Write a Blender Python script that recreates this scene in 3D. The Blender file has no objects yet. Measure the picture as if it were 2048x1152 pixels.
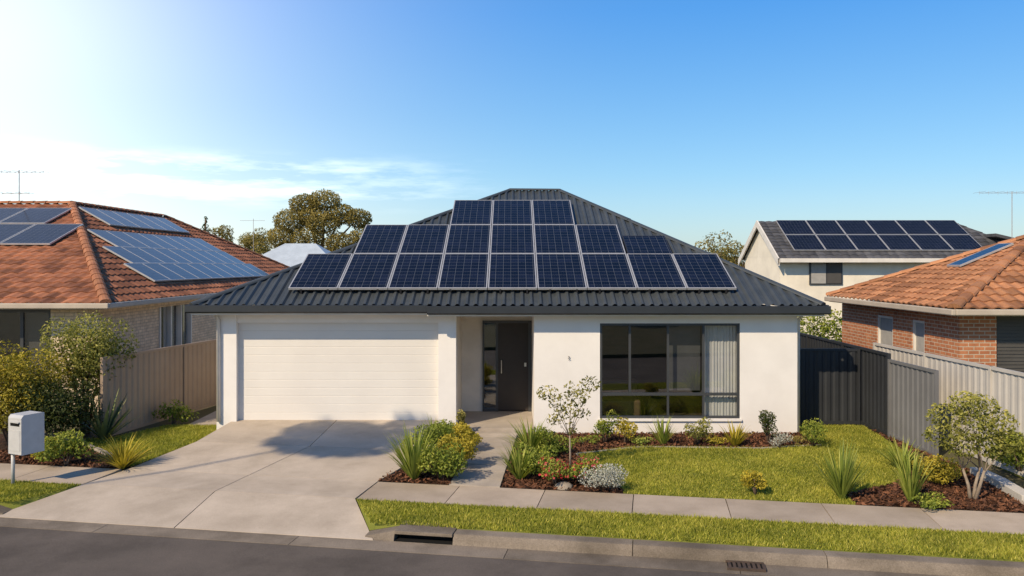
import bpy, math, random
import numpy as np
from mathutils import Vector, Matrix
R=math.radians
rng=np.random.default_rng(7)
random.seed(7)
sc=bpy.context.scene
C=sc.collection
CH=3.7   # eye height
F=1600.0
def g(px,py,z=0.0):
    Y=F*(CH-z)/(py-530.0)
    return np.array([(px-1024)/F*Y,Y,z])
def S(u,n,z=0.0):   # street frame: u along the kerb, n away from the road
    return np.array([.985*u+.1724*n, 11.063-.1724*u+.985*n, z])

# ------------------------------------------------------------------ builders
ORG={}
def thing(name,label,cat,loc=(0,0,0),group=None):
    o=bpy.data.objects.new(name,None); C.objects.link(o); o.location=loc
    o.empty_display_size=.2
    o['label']=label; o['category']=cat
    if group: o['group']=group
    ORG[o.name]=np.array(loc,float)
    return o
def tag(o,label,cat,group=None,kind=None):
    o['label']=label; o['category']=cat
    if group: o['group']=group
    if kind: o['kind']=kind
    return o
def mk(name,V,Fc,mat,parent=None,tone=None,smooth=False,world=True,bevel=0):
    V=np.asarray(V,float)
    org=np.zeros(3)
    if parent is not None:
        org=ORG[parent.name]
        if world: V=V-org
    me=bpy.data.meshes.new(name)
    me.from_pydata(V.tolist(),[],Fc if isinstance(Fc,list) else Fc.tolist())
    if tone is not None:
        at=me.attributes.new('tone','FLOAT','FACE'); at.data.foreach_set('value',np.asarray(tone,dtype=np.float32))
    if smooth: me.polygons.foreach_set('use_smooth',[True]*len(me.polygons))
    me.materials.append(mat)
    o=bpy.data.objects.new(name,me); C.objects.link(o)
    if parent is not None: o.parent=parent
    ORG[o.name]=org
    if bevel:
        b=o.modifiers.new('b','BEVEL'); b.width=bevel; b.segments=2; b.limit_method='ANGLE'; b.angle_limit=R(40)
    me.update()
    return o
class MB:
    def __init__(s): s.v=[]; s.f=[]; s.t=[]
    def add(s,V,Fc,tone=.5):
        k=len(s.v); s.v.extend([tuple(map(float,p)) for p in V])
        for i,f in enumerate(Fc):
            s.f.append([k+j for j in f]); s.t.append(tone if np.isscalar(tone) else tone[i])
        return s
    def box(s,x0,x1,y0,y1,z0,z1,tone=.5):
        V=[(x,y,z) for z in (z0,z1) for y in (y0,y1) for x in (x0,x1)]
        return s.add(V,[(0,2,3,1),(4,5,7,6),(0,1,5,4),(2,6,7,3),(0,4,6,2),(1,3,7,5)],tone)
    def obox(s,c,ax,ay,az,tone=.5):
        c,ax,ay,az=[np.array(q,float) for q in (c,ax,ay,az)]
        V=[c+i*ax+j*ay+k*az for k in (-1,1) for j in (-1,1) for i in (-1,1)]
        return s.add(V,[(0,2,3,1),(4,5,7,6),(0,1,5,4),(2,6,7,3),(0,4,6,2),(1,3,7,5)],tone)
    def slab(s,pts,th,tone=.5):   # top polygon of 3D points, extruded down
        n=len(pts); P=[np.array(p,float) for p in pts]; Q=[p-np.array([0,0,th]) for p in P]
        return s.add(P+Q,[list(range(n)),list(range(2*n-1,n-1,-1))]+[(i,n+i,n+(i+1)%n,(i+1)%n) for i in range(n)],tone)
    def poly(s,pts,tone=.5): return s.add(pts,[list(range(len(pts)))],tone)
    def tube(s,pts,rad,n=7,tone=.5,cap=True):
        pts=[np.array(p,float) for p in pts]
        if np.isscalar(rad): rad=[rad]*len(pts)
        V=[];Fc=[]
        for i,p in enumerate(pts):
            d=pts[min(i+1,len(pts)-1)]-pts[max(i-1,0)]; d=d/(np.linalg.norm(d)+1e-9)
            a=np.cross(d,[0,0,1.0]) if abs(d[2])<.9 else np.cross(d,[1.0,0,0])
            a/=np.linalg.norm(a); b=np.cross(d,a)
            for k in range(n):
                q=2*math.pi*k/n; V.append(p+rad[i]*(math.cos(q)*a+math.sin(q)*b))
        for i in range(len(pts)-1):
            for k in range(n): Fc.append((i*n+k,i*n+(k+1)%n,(i+1)*n+(k+1)%n,(i+1)*n+k))
        if cap: Fc.append(list(range(n-1,-1,-1))); Fc.append([(len(pts)-1)*n+k for k in range(n)])
        return s.add(V,Fc,tone)
    def build(s,name,mat,parent=None,smooth=False,world=True,bevel=0):
        return mk(name,s.v,s.f,mat,parent,s.t,smooth,world,bevel)
def struct(name,mb,mat,smooth=False):
    o=mb.build(name,mat,None,smooth); o['kind']='structure'
    o['label']=name.replace('_',' '); return o

# ------------------------------------------------------------------ materials
def newmat(name):
    m=bpy.data.materials.new(name); m.use_nodes=True; nt=m.node_tree
    return m,nt,nt.nodes,nt.links,nt.nodes['Principled BSDF']
def nz(nt,vec,scale,detail=5,rough=.6):
    n=nt.nodes.new('ShaderNodeTexNoise'); n.inputs['Scale'].default_value=scale; n.inputs['Detail'].default_value=detail; n.inputs['Roughness'].default_value=rough
    nt.links.new(vec,n.inputs['Vector']); return n.outputs['Fac']
def ramp(nt,fac,stops):
    r=nt.nodes.new('ShaderNodeValToRGB'); e=r.color_ramp.elements
    while len(e)<len(stops): e.new(.5)
    for i,(p,c) in enumerate(stops): e[i].position=p; e[i].color=(*c,1)
    nt.links.new(fac,r.inputs['Fac']); return r.outputs['Color']
def mixc(nt,fac,a,b,mode='MIX'):
    n=nt.nodes.new('ShaderNodeMix'); n.data_type='RGBA'; n.blend_type=mode
    for s,q in ((0,fac),(6,a),(7,b)):
        if isinstance(q,(int,float)): n.inputs[s].default_value=q
        elif isinstance(q,tuple): n.inputs[s].default_value=(*q,1)
        else: nt.links.new(q,n.inputs[s])
    return n.outputs[2]
def mth(nt,op,a,b=None,c=None):
    n=nt.nodes.new('ShaderNodeMath'); n.operation=op
    for i,q in enumerate((a,b,c)):
        if q is None: continue
        if isinstance(q,(int,float)): n.inputs[i].default_value=q
        else: nt.links.new(q,n.inputs[i])
    return n.outputs[0]
def coord(nt,kind='Object'):
    return nt.nodes.new('ShaderNodeTexCoord').outputs[kind]
def bump(nt,b,h,strength,dist=.01):
    n=nt.nodes.new('ShaderNodeBump'); n.inputs['Strength'].default_value=strength; n.inputs['Distance'].default_value=dist
    nt.links.new(h,n.inputs['Height']); nt.links.new(n.outputs[0],b.inputs['Normal'])
def attr(nt,name='tone'):
    n=nt.nodes.new('ShaderNodeAttribute'); n.attribute_name=name; return n.outputs['Fac']
def sc3(c,k): return tuple(x*k for x in c)
def nmat(name,c1,c2=None,scale=3,rough=.7,bmp=0,bscale=80,metal=0,spec=.3,fine=0,tone=0,bdist=.01,stain=0):
    m,nt,N,L,b=newmat(name); co=coord(nt)
    c2=c2 or sc3(c1,.82)
    f=nz(nt,co,scale,6,.62)
    col=ramp(nt,f,[(.32,c2),(.68,c1)])
    if stain:
        s=nz(nt,co,.35,8,.7); col=mixc(nt,stain,col,ramp(nt,s,[(.38,(.55,.53,.5)),(.55,(1,1,1))]),'MULTIPLY')
    if fine:
        f2=nz(nt,co,bscale,3,.7); col=mixc(nt,fine,col,ramp(nt,f2,[(.3,(.25,.25,.25)),(.7,(1.3,1.3,1.3))]),'MULTIPLY')
    if tone:
        t=attr(nt); col=mixc(nt,1.0,col,ramp(nt,t,[(0,(1-tone,)*3),(1,(1+tone,)*3)]),'MULTIPLY')
    L.new(col,b.inputs['Base Color']); b.inputs['Roughness'].default_value=rough; b.inputs['Metallic'].default_value=metal
    b.inputs['Specular IOR Level'].default_value=spec
    if bmp: bump(nt,b,nz(nt,co,bscale,4,.7),bmp,bdist)
    return m
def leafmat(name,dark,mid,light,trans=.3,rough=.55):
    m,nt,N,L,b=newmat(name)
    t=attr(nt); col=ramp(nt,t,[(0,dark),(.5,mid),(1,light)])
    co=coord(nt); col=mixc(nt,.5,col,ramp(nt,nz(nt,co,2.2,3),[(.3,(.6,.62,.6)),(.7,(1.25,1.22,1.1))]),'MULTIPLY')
    L.new(col,b.inputs['Base Color']); b.inputs['Roughness'].default_value=rough; b.inputs['Specular IOR Level'].default_value=.25
    tr=N.new('ShaderNodeBsdfTranslucent'); L.new(mixc(nt,1.0,col,(1.2,1.25,.6),'MULTIPLY'),tr.inputs['Color'])
    mx=N.new('ShaderNodeMixShader'); mx.inputs[0].default_value=trans
    L.new(b.outputs[0],mx.inputs[1]); L.new(tr.outputs[0],mx.inputs[2])
    L.new(mx.outputs[0],N['Material Output'].inputs['Surface'])
    return m
def brickmat(name,c1,c2,mortar,bw=.24,bh=.086,ms=.01,bmp=.5):
    m,nt,N,L,b=newmat(name); co=coord(nt)
    sp=N.new('ShaderNodeSeparateXYZ'); L.new(co,sp.inputs[0]); cb=N.new('ShaderNodeCombineXYZ')
    L.new(mth(nt,'ADD',sp.outputs[0],sp.outputs[1]),cb.inputs[0]); L.new(sp.outputs[2],cb.inputs[1])
    t=N.new('ShaderNodeTexBrick'); L.new(cb.outputs[0],t.inputs['Vector'])
    t.inputs['Color1'].default_value=(*c1,1); t.inputs['Color2'].default_value=(*c2,1); t.inputs['Mortar'].default_value=(*mortar,1)
    t.inputs['Scale'].default_value=1; t.inputs['Mortar Size'].default_value=ms; t.inputs['Brick Width'].default_value=bw; t.inputs['Row Height'].default_value=bh
    col=mixc(nt,.6,t.outputs['Color'],ramp(nt,nz(nt,co,6,6,.7),[(.3,(.6,.6,.6)),(.7,(1.25,1.25,1.25))]),'MULTIPLY')
    L.new(col,b.inputs['Base Color']); b.inputs['Roughness'].default_value=.85
    bump(nt,b,mth(nt,'SUBTRACT',1.0,t.outputs['Fac']),bmp,.01)
    return m
def glassmat(name,tint=(.86,.88,.88)):
    m,nt,N,L,b=newmat(name); N.remove(b)
    tr=N.new('ShaderNodeBsdfTransparent'); tr.inputs[0].default_value=(*tint,1)
    gl=N.new('ShaderNodeBsdfGlossy'); gl.inputs['Roughness'].default_value=.01; gl.inputs['Color'].default_value=(.95,.97,1,1)
    lw=N.new('ShaderNodeLayerWeight'); lw.inputs['Blend'].default_value=.5
    fac=mth(nt,'ADD',mth(nt,'MULTIPLY',mth(nt,'POWER',lw.outputs['Facing'],4.0),.85),.13)
    mx=N.new('ShaderNodeMixShader'); L.new(fac,mx.inputs[0]); L.new(tr.outputs[0],mx.inputs[1]); L.new(gl.outputs[0],mx.inputs[2])
    L.new(mx.outputs[0],N['Material Output'].inputs['Surface']); return m
def cellmat(name):
    m,nt,N,L,b=newmat(name); co=coord(nt); sp=N.new('ShaderNodeSeparateXYZ'); L.new(co,sp.inputs[0])
    def grid(per,w,off=0):
        out=[]
        for k in (0,1):
            f=mth(nt,'FRACT',mth(nt,'DIVIDE',mth(nt,'ADD',sp.outputs[k],off),per)); d=mth(nt,'ABSOLUTE',mth(nt,'SUBTRACT',f,.5))
            out.append(mth(nt,'GREATER_THAN',d,.5-w))
        return out
    a,b2=grid(.1735,.022,.0145)
    ln=mth(nt,'MAXIMUM',a,b2)
    bx,_=grid(.1735/3,.03,.0145)
    cellid=N.new('ShaderNodeTexWhiteNoise'); cellid.noise_dimensions='2D'
    sn=N.new('ShaderNodeVectorMath'); sn.operation='SNAP'; sn.inputs[1].default_value=(.1735,.1735,10); L.new(co,sn.inputs[0]); L.new(sn.outputs[0],cellid.inputs['Vector'])
    col=mixc(nt,cellid.outputs['Value'],(.004,.006,.014),(.009,.012,.028))
    col=mixc(nt,mth(nt,'MULTIPLY',bx,.15),col,(.09,.10,.13))
    col=mixc(nt,ln,col,(.095,.105,.12))
    L.new(col,b.inputs['Base Color']); b.inputs['Specular IOR Level'].default_value=.17
    rg=nz(nt,co,3,4); L.new(mth(nt,'ADD',mth(nt,'MULTIPLY',rg,.15),.06),b.inputs['Roughness'])
    return m
M={}
M['render']=nmat('white_render',(.79,.76,.73),(.72,.69,.66),1.3,.85,.12,160)
M['reveal']=nmat('cream_render',(.74,.68,.60),None,1.5,.85,.1,160)
M['garage']=nmat('garage_door_paint',(.71,.68,.635),(.66,.63,.59),1.0,.5,.05,200)
M['soffit']=nmat('soffit_white',(.78,.75,.71),None,1,.7)
M['roofmetal']=nmat('slate_blue_metal',(.062,.071,.078),(.042,.05,.056),2.5,.42,.05,30,.0,.4)
M['gutter']=nmat('charcoal_gutter',(.03,.034,.04),None,2,.35,spec=.5)
M['frame_al']=nmat('silver_frame',(.56,.56,.56),None,4,.4,metal=.4)
M['cells']=cellmat('solar_cells')
M['rail']=nmat('rail_dark',(.06,.06,.065),None,4,.4,metal=.5)
M['door']=nmat('door_charcoal',(.042,.034,.03),None,3,.45)
M['winframe']=nmat('charcoal_window_frame',(.05,.053,.058),None,3,.4,spec=.5)
M['glass']=glassmat('window_glass')
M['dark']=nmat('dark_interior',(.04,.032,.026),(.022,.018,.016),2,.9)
M['curtain']=nmat('sheer_curtain',(.54,.53,.52),(.49,.48,.47),5,.9)
M['blind']=nmat('grey_blind',(.07,.072,.075),None,5,.8)
M['blindl']=nmat('light_grey_blind',(.38,.37,.35),None,5,.8)
M['steel']=nmat('brushed_steel',(.6,.6,.58),None,6,.3,metal=.9)
M['concrete']=nmat('driveway_concrete',(.60,.51,.415),(.47,.395,.315),.8,.9,.35,90,fine=.25,tone=.06,bdist=.006,stain=.45)
M['path']=nmat('footpath_concrete',(.54,.445,.35),(.42,.34,.26),1.1,.9,.4,90,fine=.3,tone=.12,bdist=.006,stain=.4)
M['kerb']=nmat('kerb_concrete',(.26,.215,.17),(.165,.137,.107),1.4,.92,.5,60,fine=.4,tone=.15,stain=.6)
M['slabpath']=nmat('garden_path_concrete',(.46,.40,.335),(.35,.30,.25),2,.9,.35,90,fine=.25,tone=.12)
M['asphalt']=nmat('asphalt',(.165,.137,.116),(.112,.094,.08),.7,.9,.9,140,fine=.6,bdist=.008,stain=.4)
M['earth']=nmat('earth',(.12,.10,.055),(.07,.075,.03),.7,.95,.5,20)
M['lawnbase']=nmat('lawn_base',(.29,.285,.05),(.17,.20,.03),1.1,.95,.5,60,fine=.5)
M['grass']=leafmat('grass_blades',(.125,.16,.018),(.37,.375,.052),(.65,.58,.14),.38,.6)
M['mulchbase']=nmat('mulch_base',(.10,.048,.026),(.045,.024,.014),5,.95,1,70,fine=.6,bdist=.02)
M['mulch']=nmat('bark_chips',(.16,.068,.034),(.08,.036,.02),9,.9,tone=.7)
M['fence_g']=nmat('beige_brown_fence',(.34,.265,.20),(.28,.21,.155),1.2,.6,tone=.05)
M['fence_d']=nmat('charcoal_fence',(.032,.035,.04),(.025,.027,.031),1.2,.55)
M['fence_m']=nmat('mid_grey_fence',(.17,.17,.175),None,1.2,.5)
M['fence_w']=nmat('pale_grey_fence',(.52,.49,.45),None,1.2,.6)
M['tile_l']=nmat('brown_terracotta',(.40,.165,.082),(.22,.085,.045),1.6,.8,.4,40,tone=.4,fine=.3)
M['tile_r']=nmat('orange_terracotta',(.45,.215,.105),(.29,.125,.06),1.7,.8,.4,40,tone=.35,fine=.35)
M['cap_l']=nmat('cap_orange',(.42,.19,.095),(.30,.12,.06),4,.8,.3,40,tone=.25)
M['tile_d']=nmat('charcoal_tile',(.10,.10,.105),(.06,.06,.065),2,.7,tone=.3)
M['brick_r']=brickmat('red_brick',(.48,.19,.085),(.36,.125,.055),(.5,.4,.3))
M['brick_b']=brickmat('pale_brick',(.80,.64,.46),(.66,.51,.35),(.50,.40,.30),bmp=.8)
M['cream']=nmat('cream_wall',(.85,.78,.65),None,1,.85)
M['white']=nmat('white_paint',(.75,.71,.65),None,2,.55)
M['trim']=nmat('beige_trim',(.50,.43,.35),None,2,.6)
M['paleroof']=nmat('pale_blue_roof',(.48,.55,.62),None,2,.5)
M['mailbox']=nmat('mailbox_grey',(.52,.52,.52),None,4,.4,spec=.5)
M['black']=nmat('void_black',(.006,.006,.006),None,2,.95)
M['shutter']=nmat('grey_shutter',(.085,.08,.075),None,2,.6)
M['iron']=nmat('rusty_iron',(.10,.065,.045),(.05,.04,.035),12,.8,.4,60)
M['bark']=nmat('bark',(.17,.12,.085),(.08,.055,.04),8,.9,.6,40)
M['barkpale']=nmat('pale_bark',(.34,.28,.22),(.2,.15,.11),8,.9,.4,40)
M['rock']=nmat('garden_rock',(.36,.31,.25),(.2,.17,.14),4,.9,.7,20)
M['edge']=nmat('stone_edging',(.36,.32,.27),(.24,.21,.18),5,.9,.4,40,tone=.2)
M['edgew']=nmat('pale_edging',(.58,.54,.48),None,4,.9,.3,50)
M['antenna']=nmat('antenna_metal',(.42,.40,.39),None,5,.5,metal=.2)
G1=leafmat('leaf_olive',(.07,.075,.02),(.24,.225,.06),(.50,.43,.14))
G1b=leafmat('leaf_light_green',(.06,.072,.016),(.26,.26,.058),(.56,.50,.15))
G2=leafmat('leaf_green',(.05,.08,.012),(.22,.275,.04),(.52,.51,.10))
G3=leafmat('leaf_yellow',(.12,.11,.015),(.44,.36,.04),(.76,.60,.10))
G3b=leafmat('leaf_gold',(.07,.07,.012),(.33,.275,.032),(.68,.54,.085))
G4=leafmat('leaf_dark',(.02,.032,.01),(.06,.08,.02),(.17,.165,.05))
G5=leafmat('leaf_blade',(.09,.13,.025),(.30,.36,.065),(.64,.60,.17))
G6=leafmat('leaf_agave',(.07,.10,.05),(.19,.23,.11),(.38,.39,.19),.12,.4)
G7=leafmat('leaf_silver',(.20,.205,.185),(.45,.46,.42),(.68,.67,.62),.15,.8)
G8=leafmat('leaf_gum',(.11,.095,.028),(.27,.22,.065),(.44,.35,.11))
G9=leafmat('flower_red',(.30,.02,.03),(.6,.06,.07),(.75,.25,.25),.25)
M['flower']=G9

# ------------------------------------------------------------------ foliage
def leafcloud(clumps,n,size,asp=.5,shell=.55,up=.25,dark_in=.35):
    cl=np.array(clumps,float); w=(cl[:,3]*cl[:,4]*cl[:,5])**(2/3); w/=w.sum()
    idx=rng.choice(len(cl),n,p=w); ct=rng.uniform(-.14,.14,len(cl))
    d=rng.normal(size=(n,3)); d/=np.linalg.norm(d,axis=1)[:,None]
    r=rng.random(n)**(1/3); r=np.where(rng.random(n)<shell,rng.uniform(.78,1.08,n),r)
    c=cl[idx]; P=c[:,:3]+d*c[:,3:6]*r[:,None]
    nrm=d*.6+rng.normal(size=(n,3))*.6; nrm[:,2]+=up; nrm/=np.linalg.norm(nrm,axis=1)[:,None]
    tv=rng.normal(size=(n,3)); tv=np.cross(nrm,tv); tv/=np.linalg.norm(tv,axis=1)[:,None]; b=np.cross(nrm,tv)
    s=size*rng.uniform(.6,1.35,n)[:,None]
    V=np.stack([P-tv*s*.5,P+b*s*asp*.5+nrm*s*.08,P+tv*s*.5-nrm*s*.1,P-b*s*asp*.5+nrm*s*.08],1).reshape(-1,3)
    Fq=np.arange(4*n).reshape(n,4)
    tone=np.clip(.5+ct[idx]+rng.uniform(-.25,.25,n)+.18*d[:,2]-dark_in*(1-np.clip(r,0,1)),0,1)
    return V,Fq,tone
def blades(n,L,W,lean=(.1,1.1),arch=.5,seg=4,base_r=.05):
    V=[];Fc=[];T=[]
    for i in range(n):
        a=rng.uniform(0,2*math.pi); le=lean[0]+(lean[1]-lean[0])*math.sqrt(rng.random()); l=L*rng.uniform(.75,1.08); w=W*rng.uniform(.8,1.2)
        p=np.array([math.cos(a),math.sin(a),0])*base_r*rng.random(); side=np.array([-math.sin(a),math.cos(a),0]); k=len(V)
        tone=float(np.clip(rng.normal(.5,.2),0,1))
        for j in range(seg+1):
            t=j/seg; ww=w*(.55+.6*t if t<.4 else .79*(1-t)/.6+.02); V.append(p-side*ww*.5); V.append(p+side*ww*.5)
            ang=le+arch*t*t; p=p+np.array([math.cos(a)*math.sin(ang),math.sin(a)*math.sin(ang),math.cos(ang)])*l/seg
        for j in range(seg): Fc.append([k+2*j,k+2*j+1,k+2*j+3,k+2*j+2]); T.append(min(1,tone*(.75+.4*j/seg)))
    return np.array(V),Fc,T
def rand_clumps(w,d,h,k,z0,cr):
    out=[]
    for i in range(k):
        a=rng.uniform(0,6.28); r=math.sqrt(rng.random())*.62; zz=z0+cr*h*.5+(h-z0-cr*h)*rng.random()
        q=1-.35*abs((zz-z0)/(h-z0)-.45)
        s=cr*rng.uniform(.7,1.25)
        out.append((math.cos(a)*r*w/2*q*1.15,math.sin(a)*r*d/2*q*1.15,zz,s*w*.5,s*d*.5,s*h*.42))
    return out
def shrub(name,label,cat,pos,w,h,mat,n=900,leaf=.07,k=9,stems=4,z0=.05,cr=.5,asp=.5,group=None,flowers=0,bark='bark'):
    t=thing(name,label,cat,tuple(pos),group)
    cl=rand_clumps(w,w,h,k,z0*h,cr)
    V,Fq,T=leafcloud(cl,n,leaf,asp); V[:,2]=np.maximum(V[:,2],.01)
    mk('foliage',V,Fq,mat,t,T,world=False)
    m=MB()
    for i in range(stems):
        c=cl[i%len(cl)]; m.tube([(c[0]*.08,c[1]*.08,-.02),(c[0]*.4,c[1]*.4,c[2]*.5),(c[0],c[1],c[2])],[.012+.012*h,.009+.008*h,.004],5)
    m.build('stem',M[bark],t,True,False)
    if flowers:
        V,Fq,T=leafcloud([(c[0],c[1],c[2],c[3]*1.08,c[4]*1.08,c[5]*1.12) for c in cl],flowers,.05,.8,1.0)
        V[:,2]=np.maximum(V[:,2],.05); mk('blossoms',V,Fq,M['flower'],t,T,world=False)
    return t
def spiky(name,label,cat,pos,w,h,mat,n=40,width=.04,lean=(.05,1.05),arch=.45,group=None):
    L=max(w*.62,h*1.02)
    V,Fc,T=blades(n,L,width,lean,arch)
    V[:,2]*=h/max(np.percentile(V[:,2],98),.01); rr=np.hypot(V[:,0],V[:,1]); V[:,:2]*=(w/2)/max(np.percentile(rr,92),.01)
    o=mk(name,V,Fc,mat,None,T); o.location=tuple(pos); tag(o,label,cat,group); return o
def tree(name,label,cat,pos,clumps,n,leaf,mat,tr=.15,bark='bark',limbs=None,trunk_top=None,group=None,multi=1,asp=.5,spread=.0,lean=.6):
    t=thing(name,label,cat,tuple(pos),group)
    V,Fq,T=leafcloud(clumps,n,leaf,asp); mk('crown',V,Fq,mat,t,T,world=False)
    zt=trunk_top or min(c[2] for c in clumps)
    cx=np.mean([c[0] for c in clumps]); cy=np.mean([c[1] for c in clumps])
    m=MB()
    for q in range(multi):
        ax=spread*math.cos(2.4*q+.5); ay=spread*math.sin(2.4*q+.5)
        top=np.array([cx*lean+ax,cy*lean+ay,zt]); 
        m.tube([(ax*.15,ay*.15,-.05),(top[0]*.42+tr*.3,ay*.5+top[1]*.2,zt*.45),top],[tr*1.25,tr*.85,tr*.6],8)
        for c in clumps[q::multi]:
            e=np.array(c[:3]); mid=top*.45+e*.55+rng.normal(size=3)*.05*c[3]
            m.tube([top-np.array([0,0,tr]),mid,e],[tr*.42,tr*.25,tr*.08],5)
    m.build('trunk',M[bark],t,True,False)
    return t
def inpoly(P,poly):
    x,y=P[:,0],P[:,1]; c=np.zeros(len(P),bool); j=len(poly)-1
    for i in range(len(poly)):
        xi,yi=poly[i][:2]; xj,yj=poly[j][:2]
        if abs(yj-yi)>1e-9: c^=((yi>y)!=(yj>y))&(x<(xj-xi)*(y-yi)/(yj-yi)+xi)
        j=i
    return c
def scatter(poly,dens):
    a=np.array([p[:2] for p in poly]); lo,hi=a.min(0),a.max(0); n=int((hi-lo).prod()*dens)
    P=rng.uniform(lo,hi,(n,2)); return P[inpoly(P,a)]
def grass(label,poly,dens,h=.055,w=.014,z=.005,mat=None):
    P=scatter(poly,dens); n=len(P); P=np.c_[P,np.full(n,z)]
    a=rng.uniform(0,6.28,n); sd=np.c_[np.cos(a),np.sin(a),np.zeros(n)]
    patch=.5+.5*np.sin(P[:,0]*2.1+np.sin(P[:,1]*3.1))*np.sin(P[:,1]*2.7+1.3*np.sin(P[:,0]*1.7))
    hh=h*rng.uniform(.5,1.3,n)*(0.75+.5*patch); lean=rng.normal(size=(n,2))*.5
    tip=P+np.c_[lean*hh[:,None],hh]; ww=(w*rng.uniform(.6,1.3,n))[:,None]
    V=np.stack([P-sd*ww*.5,P+sd*ww*.5,tip],1).reshape(-1,3); Fq=np.arange(3*n).reshape(n,3)
    tone=np.clip(rng.normal(.42,.2,n)+.34*(patch-.5),0,1)
    tone=np.where(rng.random(n)<.08,.98,tone)
    o=mk('grass',V,Fq,mat or M['grass'],None,tone); tag(o,label,'grass',kind='stuff'); return o
def mulch(label,poly,z,dens=900):
    P=scatter(poly,dens); n=len(P); P=np.c_[P,np.full(n,z)+rng.uniform(.002,.03,n)]
    nr=rng.normal(size=(n,3))*.5+np.array([0,0,.8]); nr/=np.linalg.norm(nr,axis=1)[:,None]
    t=np.cross(nr,rng.normal(size=(n,3))); t/=np.linalg.norm(t,axis=1)[:,None]; b=np.cross(nr,t)
    s=rng.uniform(.02,.06,n)[:,None]
    V=np.stack([P-t*s,P+b*s*.45,P+t*s,P-b*s*.45],1).reshape(-1,3)
    o=mk('bark_mulch',V,np.arange(4*n).reshape(n,4),M['mulch'],None,rng.random(n)); tag(o,label,'mulch',kind='stuff')

# ------------------------------------------------------------------ ground, road, kerb
m=MB(); m.poly([(-900,-600,-.32),(900,-600,-.32),(900,1500,-.32),(-900,1500,-.32)]); struct('ground',m,M['earth'])
m=MB(); m.slab([S(-70,1.12,-.012),S(70,1.12,-.012),(75,95,-.012),(-75,95,-.012)],.25); struct('yard_ground',m,M['earth'])
m=MB(); m.poly([S(-80,-.6,-.14),S(-80,-8,-.14),S(80,-8,-.14),S(80,-.6,-.14)]); struct('road',m,M['asphalt'])
m=MB()
u=-60
while u<60:
    m.slab([S(u,-.62,-.134),S(u+2.99,-.62,-.134),S(u+2.99,-.26,-.128),S(u,-.26,-.128)],.08,rng.random()); u+=3
struct('gutter_pan',m,M['kerb'])
def kerb_seg(m,u0,u1,h0=0.0,h1=0.0):
    pr=[(-.27,-.14),(-.235,-.06),(-.19,-.005),(-.16,0.0),(0.015,0.0),(0.015,-.2)]
    V=[]
    for u,h in ((u0,h0),(u1,h1)):
        for n,z in pr: V.append(S(u,n,max(-.2,min(z,z+h) if z>-.1 else z)))
    k=len(pr); m.add(V,[(i,i+1,k+i+1,k+i) for i in range(k-1)]+[list(range(k)),list(range(2*k-1,k-1,-1))],rng.random())
m=MB()
kerb_seg(m,-2.06,-1.62,-.096,-.0)
u=-.78
while u<50: kerb_seg(m,u,u+2.43); u+=2.44
u=-50
while u<-8.5: kerb_seg(m,u,min(u+2.43,-8.3)); u+=2.44
kerb_seg(m,-8.29,-7.87,0,-.096)
struct('kerb',m,M['kerb'])
m=MB(); m.slab([S(-80,-40,.0),S(80,-40,0),S(80,-8.01,0),S(-80,-8.01,0)],.2); struct('opposite_verge',m,M['earth'])
m=MB()
for a,b in ((-26,-7.52),(-2.68,26)):
    k=int((b-a)/1.42)
    for i in range(k):
        u0=a+(b-a)/k*i; u1=a+(b-a)/k*(i+1)-.014
        m.slab([S(u0,1.1,.012),S(u1,1.1,.012),S(u1,2.12,.012),S(u0,2.12,.012)],.1,rng.random())
struct('footpath',m,M['path'])
# driveway in slabs
st=[((-6.2,17.83,.25),(-1.6,17.83,.25)),(S(-7.15,3.9,.14),S(-2.28,3.9,.14)),(S(-7.4,2.12,.024),S(-2.68,2.12,.024)),(S(-7.5,1.1,.02),S(-2.7,1.1,.02)),(S(-7.98,-.28,-.122),S(-1.9,-.28,-.122))]
m=MB()
gap=.008
for i in range(4):
    (a0,b0),(a1,b1)=st[i],st[i+1]; a0,b0,a1,b1=[np.array(q,float) for q in (a0,b0,a1,b1)]
    for p,q in ((0,.5),(.5,1)):
        def L(a,b,t): return a+(b-a)*t
        e=gap/5
        c=[L(a1,b1,p+e),L(a1,b1,q-e),L(a0,b0,q-e),L(a0,b0,p+e)]
        f=[c[0]+(c[3]-c[0])*.004,c[1]+(c[2]-c[1])*.004,c[2]-(c[2]-c[1])*.004,c[3]-(c[3]-c[0])*.004]
        m.slab(f,.12,rng.random())
struct('driveway',m,M['concrete'])
m=MB(); m.slab([(st[0][0][0]+.1,17.8,.2),(st[2][0][0]+.1,st[2][0][1],-.03),(st[2][1][0]-.1,st[2][1][1],-.03),(-1.7,17.8,.2)],.3); struct('driveway_base',m,M['black'])
pa=[np.array(S(-1.45,2.13,.02)),np.array(S(-.58,2.13,.02)),np.array((.12,17.42,.06)),np.array((-.68,17.42,.06))]
m=MB()
for i in range(9):
    t0=i/9+.004; t1=(i+1)/9-.004
    m.slab([pa[0]+(pa[3]-pa[0])*t0,pa[1]+(pa[2]-pa[1])*t0,pa[1]+(pa[2]-pa[1])*t1,pa[0]+(pa[3]-pa[0])*t1],.08,rng.random())
struct('garden_path',m,M['slabpath'])
def sheet(name,poly,z,mat):
    m=MB(); m.poly([(p[0],p[1],z) for p in poly]); return struct(name,m,mat)
fp=lambda X,n=2.14:(X,11.063-.175*X+n*1.0152)
edge_curve=[g(1238,972),g(1185,945),g(1150,908),g(1280,894),g(1400,895),g(1520,897),g(1640,890)]
lawn=[fp(1.8)]+edge_curve+[(6.3,17.0),(6.3,18.4),(8.05,18.4),(7.85,16.2),g(1830,940),g(1790,968),g(1690,990),fp(5.3)]
sheet('front_lawn',lawn,.002,M['lawnbase'])
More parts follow.
